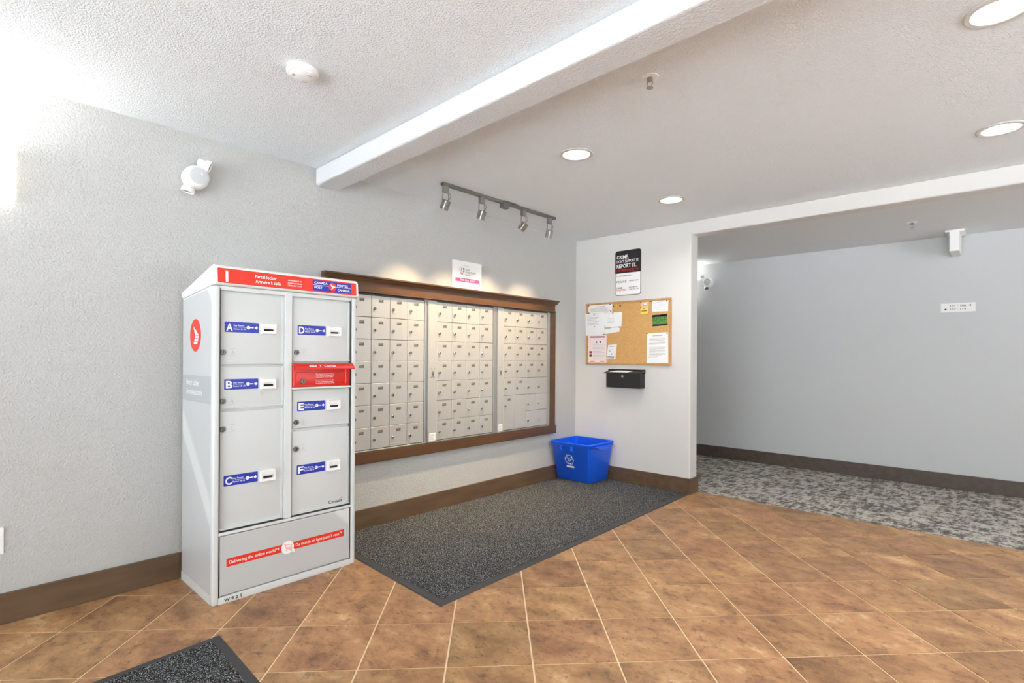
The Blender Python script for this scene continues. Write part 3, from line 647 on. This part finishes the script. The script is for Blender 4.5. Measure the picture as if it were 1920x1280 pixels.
# ================================================================== recycling bin, mats
bn = thing('recycling_bin', (.26, 4.33, .011), 'blue plastic recycling box in the corner on the mat', 'bin')
def brect(x0, x1, y0, y1, z, r=.03): return [(x, y, z) for x, y in rrect(x1 - x0, y1 - y0, r, 5, (x0 + x1) / 2, (y0 + y1) / 2)]
def bsec(t, ins=0): return (.022 + (.034 - .022) * t + ins, .424 + (.484 - .424) * t - ins, 4.228 + (4.120 - 4.228) * t + ins, 4.545 + (4.540 - 4.545) * t - ins)
zb_ = lambda t: .011 + .389 * t
rings = [brect(*bsec(0, .005), zb_(0), .02), brect(*bsec(.02), zb_(.02), .024), brect(*bsec(.88), zb_(.88)), brect(*bsec(.90, -.008), zb_(.90)), brect(*bsec(.985, -.012), zb_(.985)), brect(*bsec(1, -.008), zb_(1)), brect(*bsec(1, .004), zb_(.995)), brect(*bsec(.5, .008), zb_(.5)), brect(*bsec(.03, .012), zb_(.03))]
obj('tub', loft(rings), M['bin'], bn, 40)
for x in (.145, .270): obj('rim_slot', box((x, 4.118, .318), (x + .022, 4.150, .362), .003), M['bin'], bn)
hp = [(.487, 4.20, .372), (.487, 4.26, .345), (.487, 4.31, .332), (.487, 4.36, .332), (.487, 4.41, .345), (.487, 4.47, .372)]
obj('hand_grip', prism(hp, (.022, 0, 0)), M['bin'], bn)
nrm = Vector((0, -.389, -.108)).normalized(); upv = Vector((0, -.108, .389)).normalized()
BF = Fr((.225, 4.228 - .108 * .5, .011 + .389 * .5), (1, 0, 0), upv, nrm)
rb = BM()
def outline(fr, pts, w, c, bm):
    for (p0, q0), (p1, q1) in zip(pts, pts[1:] + pts[:1]):
        dx, dy = p1 - p0, q1 - q0; l = math.hypot(dx, dy); nx, ny = -dy / l * w, dx / l * w; ex_, ey_ = dx / l * w, dy / l * w
        flat(fr, [(p0 + nx - ex_, q0 + ny - ey_), (p1 + nx + ex_, q1 + ny + ey_), (p1 - nx + ex_, q1 - ny + ey_), (p0 - nx - ex_, q0 - ny - ey_)], c, bm)
pol = lambda r, d: (r * math.cos(R(d)), .022 + r * math.sin(R(d)))
outline(BF, [pol(.052, a + t) for a in (90, 210, 330) for t in (-28, 28)], .0022, .0022, rb)
outline(BF, [pol(.020, a) for a in (90, 210, 330)], .0020, .0022, rb)
for a in (30, 150, 270):                           # folds and arrow heads of the loop
    p, q = pol(.012, a + 12), pol(.044, a - 24); outline(BF, [p, q, (q[0] + .0005, q[1] + .0005)], .0018, .0023, rb)
    flat(BF, [pol(.034, a + 26), pol(.058, a + 14), pol(.040, a - 4)], .0025, rb)
obj('recycling_mark', rb, M['white'], bn)
obj('white_bar', flat(BF, [(-.045, -.060), (.045, -.060), (.045, -.040), (-.045, -.040)], .0022), M['white'], bn)
def mat_thing(name, q, label, bw, sides):          # q: 4 floor corners ccw; sides: border on edges i
    cx = sum(p[0] for p in q) / 4; cy = sum(p[1] for p in q) / 4
    t = thing(name, (cx, cy, 0), label, 'floor mat')
    vq = [Vector(p) for p in q]; c = Vector((cx, cy))
    def off(d):                                    # inset polygon, edge i inset by d[i]
        ln = []
        for i in range(4):
            a, b = vq[i], vq[(i + 1) % 4]; n = Vector((-(b - a).y, (b - a).x)).normalized(); ln.append((a + n * d[i], (b - a).normalized()))
        out = []
        for i in range(4):
            (p, u), (p2, u2) = ln[i - 1], ln[i]; k = ((p2 - p).x * u2.y - (p2 - p).y * u2.x) / (u.x * u2.y - u.y * u2.x); out.append(p + u * k)
        return out
    ins = off([bw if s else .004 for s in sides]); mid = off([.006 if s else .002 for s in sides])
    rg = lambda P_, z: [(p.x, p.y, z) for p in P_]
    obj('rubber_border', loft([rg(vq, .0004), rg(mid, .0050), rg(ins, .0070)], cap1=False), M['rubber'], t)
    obj('pile', loft([rg(ins, .0045), rg(ins, .0085), rg(off([(bw if s else .004) + .004 for s in sides]), .0105)]), M['pile'], t)
mat_thing('entrance_mat', [(.022, 1.738), (1.305, 1.669), (1.256, 4.545), (.022, 4.553)], 'large charcoal entrance mat along the wall below the mailboxes', .046, (1, 1, 0, 0))
mat_thing('door_mat', [(.900, -1.0), (2.15, -.96), (2.03, .797), (.813, .842)], 'charcoal door mat with black rubber edge out on the open tiles', .040, (1, 1, 1, 1))

# ================================================================== wall and ceiling fittings
def emergency(name, fr, label, hi, lo, s=1.0):
    t = thing(name, fr(0, 0, 0), label, 'emergency light')
    obj('housing', lathe(fr(0, 0, 0), fr.n, [(0, .050 * s), (.006, .062 * s), (.050 * s, .064 * s), (.078 * s, .058 * s), (.092 * s, .046 * s)], 32), M['pwhite'], t, 35)
    fp = obj('vent_plate', lathe(fr(0, 0, .0918 * s), fr.n, [(0, .045 * s), (.003, .043 * s), (.004, .030 * s)], 28), M['vent'], t, 35)
    obj('test_button', lathe(fr(.014 * s, .010 * s, .0955 * s), fr.n, [(0, .005 * s), (.003, .005 * s)], 10), M['pwhite'], fp)
    for (a, b, c), d in (hi, lo):
        d = (fr.r * d[0] + fr.u * d[1] + fr.n * d[2]).normalized(); p = fr(a * s, b * s, c * s)
        hd_ = obj('lamp_head', lathe(p - d * .040 * s, d, [(0, .012 * s), (.004 * s, .020 * s), (.034 * s, .022 * s), (.042 * s, .031 * s), (.066 * s, .033 * s), (.066 * s, .029 * s), (.056 * s, .022 * s)], 22), M['pwhite'], t, 35)
        obj('lamp_lens', lathe(p + d * .0165 * s, d, [(0, .022 * s), (.004 * s, .020 * s)], 18), M['dkmetal'], hd_)
        obj('swivel', tube([p - d * .02 * s, fr(a * s * .45, b * s * .45, .055 * s)], .011 * s), M['pwhite'], hd_)
    return t
emergency('emergency_light', LEFT(0, .965, 2.190), 'white twin-head emergency light on the grey wall above the parcel locker', ((.038, .072, .075), (.8, -.35, .35)), ((-.040, -.066, .060), (-.22, -1, -.10)))
emergency('emergency_light', ENDW(YC, .625, 2.155), 'white twin-head emergency light on the far corridor wall', ((-.06, .070, .07), (-.7, .5, .3)), ((-.01, -.075, .08), (.55, -.45, .6)), .95)
sc = thing('wall_sconce', (.05, .115, 1.907), 'white half-round wall sconce glowing on the grey wall', 'wall lamp')
def sconce(t, x, y, z0, z1, w, d, fr_n):
    pts = lambda s: [(x + d * s * math.sin(math.pi * i / 14), y - w * s * math.cos(math.pi * i / 14)) for i in range(15)]
    return loft([[(a, b, z0) for a, b in pts(1)], [(a, b, z1) for a, b in pts(1)], [(a, b, z1) for a, b in pts(.93)], [(a, b, z0 + .01) for a, b in pts(.93)]], cap1=True)
obj('shade', sconce(sc, .004, .115, 1.907, 2.128, .126, .105, None), M['sconce'], sc, 40)
obj('back_plate', box((0, .0, 1.915), (.004, .230, 2.12)), M['pwhite'], sc)
area('sconce_uplight', (.055, .115, 2.135), SCONCE_W, .09, (.25, 0, 1), sc, (1, .97, .93), 170)
added_sconce = thing('wall_sconce', (.05, -1.40, 1.907), 'added white half-round wall sconce by the glazed entrance, out of view', 'wall lamp')  # unseen sconce added for more uplight on the ceiling and beam face
obj('shade', sconce(added_sconce, .004, -1.40, 1.907, 2.128, .126, .105, None), M['sconce'], added_sconce, 40)
area('sconce_uplight', (.055, -1.40, 2.135), SCONCE_W, .09, (.25, 0, 1), added_sconce, (1, .97, .93), 170)
sc2 = thing('wall_sconce', (.32, YC - .05, 1.93), 'white half-round wall sconce beside the corridor emergency light', 'wall lamp')
ring2 = [(.32 - .12 * math.cos(math.pi * i / 14), YC - .004 - .10 * math.sin(math.pi * i / 14)) for i in range(15)]
obj('shade', loft([[(a, b, 1.93) for a, b in ring2], [(a, b, 2.14) for a, b in ring2]]), M['sconce'], sc2, 40)
area('sconce_uplight', (.32, YC - .055, 2.147), SCONCE_W * 1.5, .16, (0, -.3, 1), sc2, (1, .98, .95), 170)
added_corr_sconce = thing('wall_sconce', (4.6, YC - .05, 1.93), 'added white half-round wall sconce past the corridor direction sign, out of view', 'wall lamp')  # unseen lamp added to brighten the corridor wall and ceiling
obj('shade', loft([[(a + 4.28, b, 1.93) for a, b in ring2], [(a + 4.28, b, 2.14) for a, b in ring2]]), M['sconce'], added_corr_sconce, 40)
area('sconce_uplight', (4.6, YC - .055, 2.147), SCONCE_W * 5, .16, (0, -.3, 1), added_corr_sconce, (1, .98, .95), 170)
o = obj('outlet_cover', fbox(LEFT(0), .142, .212, .316, .436, 0, .007, .003), M['pwhite']); tag(o, 'white outlet cover plate low on the grey wall', 'outlet')
ds = obj('direction_sign', fbox(ENDW(YC), 2.868, 3.118, 1.667, 1.751, 0, .004, .001, 1), M['paper']); tag(ds, 'small white room number sign with arrows on the corridor wall', 'sign')
DS = ENDW(YC, 2.868, 1.667)
texts('lettering', DS, [('101 · 106', .070, .050, .020, .112, 'L', .1, 0), ('107 · 119', .070, .017, .020, .112, 'L', .1, 0)], .0046, M['black'], ds)
for x, y, s in ((.212, .060, 1), (.036, .027, -1)):
    tb = lines_bm(DS, [(min(x - .010 * s, x + .004 * s), max(x - .010 * s, x + .004 * s), y - .0025, y + .0025)], .0046); q = [(x + .012 * s, y), (x - .001 * s, y + .010), (x - .001 * s, y - .010)]
    flat(DS, q, .0048, tb); obj('arrow', tb, M['black'], ds)
ex = thing('exit_light', (2.98, 6.33, 2.188), 'white narrow box fixture hanging from a plate at the corridor ceiling', 'light fixture')
obj('housing', box((2.948, 6.156, 2.188), (3.018, 6.505, 2.368), .004), M['pwhite'], ex)
obj('canopy', box((2.915, 6.20, 2.368), (3.052, 6.47, HC), .003), M['pwhite'], ex)
def sprinkler(x, y, z, label, r=.038):
    t = thing('sprinkler', (x, y, z - .06), label, 'sprinkler')
    obj('escutcheon', lathe((x, y, z), (0, 0, -1), [(0, r), (.004, r), (.006, r * .8), (.004, r * .55)], 26), M['pwhite'], t, 35)
    obj('sprinkler_body', lathe((x, y, z), (0, 0, -1), [(0, .012), (.016, .012), (.020, .007)], 12), M['metal'], t, 35)
    bm = tube([(x - .011, y, z - .016), (x - .014, y, z - .034), (x, y, z - .044)], .0025); tube([(x + .011, y, z - .016), (x + .014, y, z - .034), (x, y, z - .044)], .0025, bm=bm); obj('yoke', bm, M['metal'], t)
    obj('deflector', lathe((x, y, z - .043), (0, 0, -1), [(0, .004), (.003, .015), (.0045, .015)], 16), M['metal'], t)
sprinkler(2.170, 2.106, H, 'white sprinkler head in the lobby ceiling beside the beam')
sprinkler(2.730, 5.651, HC, 'small sprinkler head in the corridor ceiling')
sd = thing('ceiling_strobe', (1.102, 1.059, H - .03), 'round white alarm device on the stippled ceiling', 'smoke alarm')
obj('base_ring', lathe((1.102, 1.059, H), (0, 0, -1), [(0, .060), (.006, .066), (.018, .066), (.024, .058)], 36), M['pwhite'], sd, 35)
obj('centre_cap', lathe((1.102, 1.059, H - .0235), (0, 0, -1), [(0, .052), (.006, .050), (.012, .036), (.014, .020)], 32), M['pwhite'], sd, 35)
for k in range(3):
    an = R(20 + 120 * k); x, y = 1.102 + .036 * math.cos(an), 1.059 + .036 * math.sin(an)
    obj('vent_slot', lathe((x, y, H - .031), (0, 0, -1), [(0, .010), (.005, .010)], 14), M['vent'], sd)
CANS = [(1.413, 2.611), (1.415, 3.854), (3.294, 3.813), (3.294, 2.515), (3.30, 1.22), (3.30, -1.30), (5.2, 3.81), (5.2, 2.515), (5.2, 1.22), (5.2, -1.30)]
CAN_L = ['recessed ceiling downlight beside the middle of the track light', 'recessed ceiling downlight in front of the crime sign wall', 'recessed ceiling downlight in front of the corridor opening', 'recessed ceiling downlight between the beam and the one by the corridor opening']
for k, (x, y) in enumerate(CANS):
    t = thing('recessed_light', (x, y, H - .006), CAN_L[k] if k < 4 else 'recessed ceiling downlight away from the mailbox wall', 'ceiling light', 'recessed downlights in the lobby ceiling')
    obj('trim_ring', lathe((x, y, H), (0, 0, -1), [(0, .101), (.004, .101), (.007, .096), (.006, .082), (.0005, .0775)], 40, cap0=False, cap1=False), M['trim_ring'], t, 35)
    obj('reflector', lathe((x, y, H - .0045), (0, 0, 1), [(0, .0790), (.002, .0775), (.0025, .068)], 32, cap0=False, cap1=False), M['reflector'], t, 35)
    obj('lens', lathe((x, y, H - .0018), (0, 0, 1), [(0, .0775), (.001, .0775)], 32), M['lens'], t, 35)
    area('lamp', (x, y, H - .012), CAN_W, .15, (0, 0, -1), t, (1, .992, .975), 150)
# track light
TX = .41
tl = thing('track_light', (TX, 3.04, H - .02), 'grey metal track light with four spot heads over the mailboxes', 'track light')
obj('rail', box((TX - .017, 2.405, H - .020), (TX + .017, 3.680, H), .002), M['dkmetal'], tl)
obj('feed_canopy', box((TX - .030, 3.000, H - .006), (TX + .030, 3.16, H), .002), M['dkmetal'], tl)
obj('feed_box', box((TX - .022, 3.005, H - .052), (TX + .022, 3.075, H - .0005), .003), M['dkmetal'], tl)
heads = [(2.436, (-.50, -.10, -1), (.06, 2.30, .6)), (2.790, (-.40, -.02, -1), (.06, 2.86, .6)), (3.266, (-.75, -.30, -1), (.06, 3.22, .6)), (3.605, (-.34, .12, -1), (.06, 3.80, .6))]
for y, d, tg in heads:
    d = Vector(d).normalized(); side = d.cross(Vector((1, 0, .2))).normalized(); fwd = d.cross(side)
    ad = obj('adapter', box((TX - .015, y - .021, H - .066), (TX + .015, y + .021, H - .020), .003), M['metal'], tl)
    piv = Vector((TX, y, H - .150)); hdm = BM()
    sq = lambda w, k: [piv + d * k + side * a + fwd * b for a, b in rrect(w, w, w * .18, 3)]
    obj_h = obj('lamp_head', loft([sq(.040, -.030), sq(.050, -.026), sq(.050, .004), sq(.047, .005), sq(.047, .007), sq(.050, .008), sq(.050, .038), sq(.044, .038), sq(.042, .026)], hdm), M['metal'], tl, 40)
    obj('lamp_face', lathe(piv + d * .027, d, [(0, .019), (.002, .019)], 18), M['lens'], obj_h)
    top = Vector((TX, y, H - .066))
    yk = BM()
    for s in (-1, 1): tube([top + Vector((0, .004 * s, 0)), top + Vector((0, .026 * s, -.006)), top + Vector((0, .029 * s, -.040)), piv + Vector((0, .029 * s, 0))], .0035, 8, yk)
    obj('yoke', yk, M['metal'], obj_h, 40)
    obj('back_ring', lathe(piv - d * .030, d, [(0, .016), (.006, .024), (.010, .024)], 18), M['dkmetal'], obj_h, 40)
    obj('cable', tube([top + Vector((0, .012, .006)), top + Vector((.006, .034, -.004)), top + Vector((.008, .044, -.020)), top + Vector((.004, .034, -.042)), piv - d * .028], .002, 6), M['dkmetal'], obj_h, 40)
    spot('track_lamp', piv + d * .034, TRACK_W, tg, obj_h, ang=80, blend=1, rad=.025)
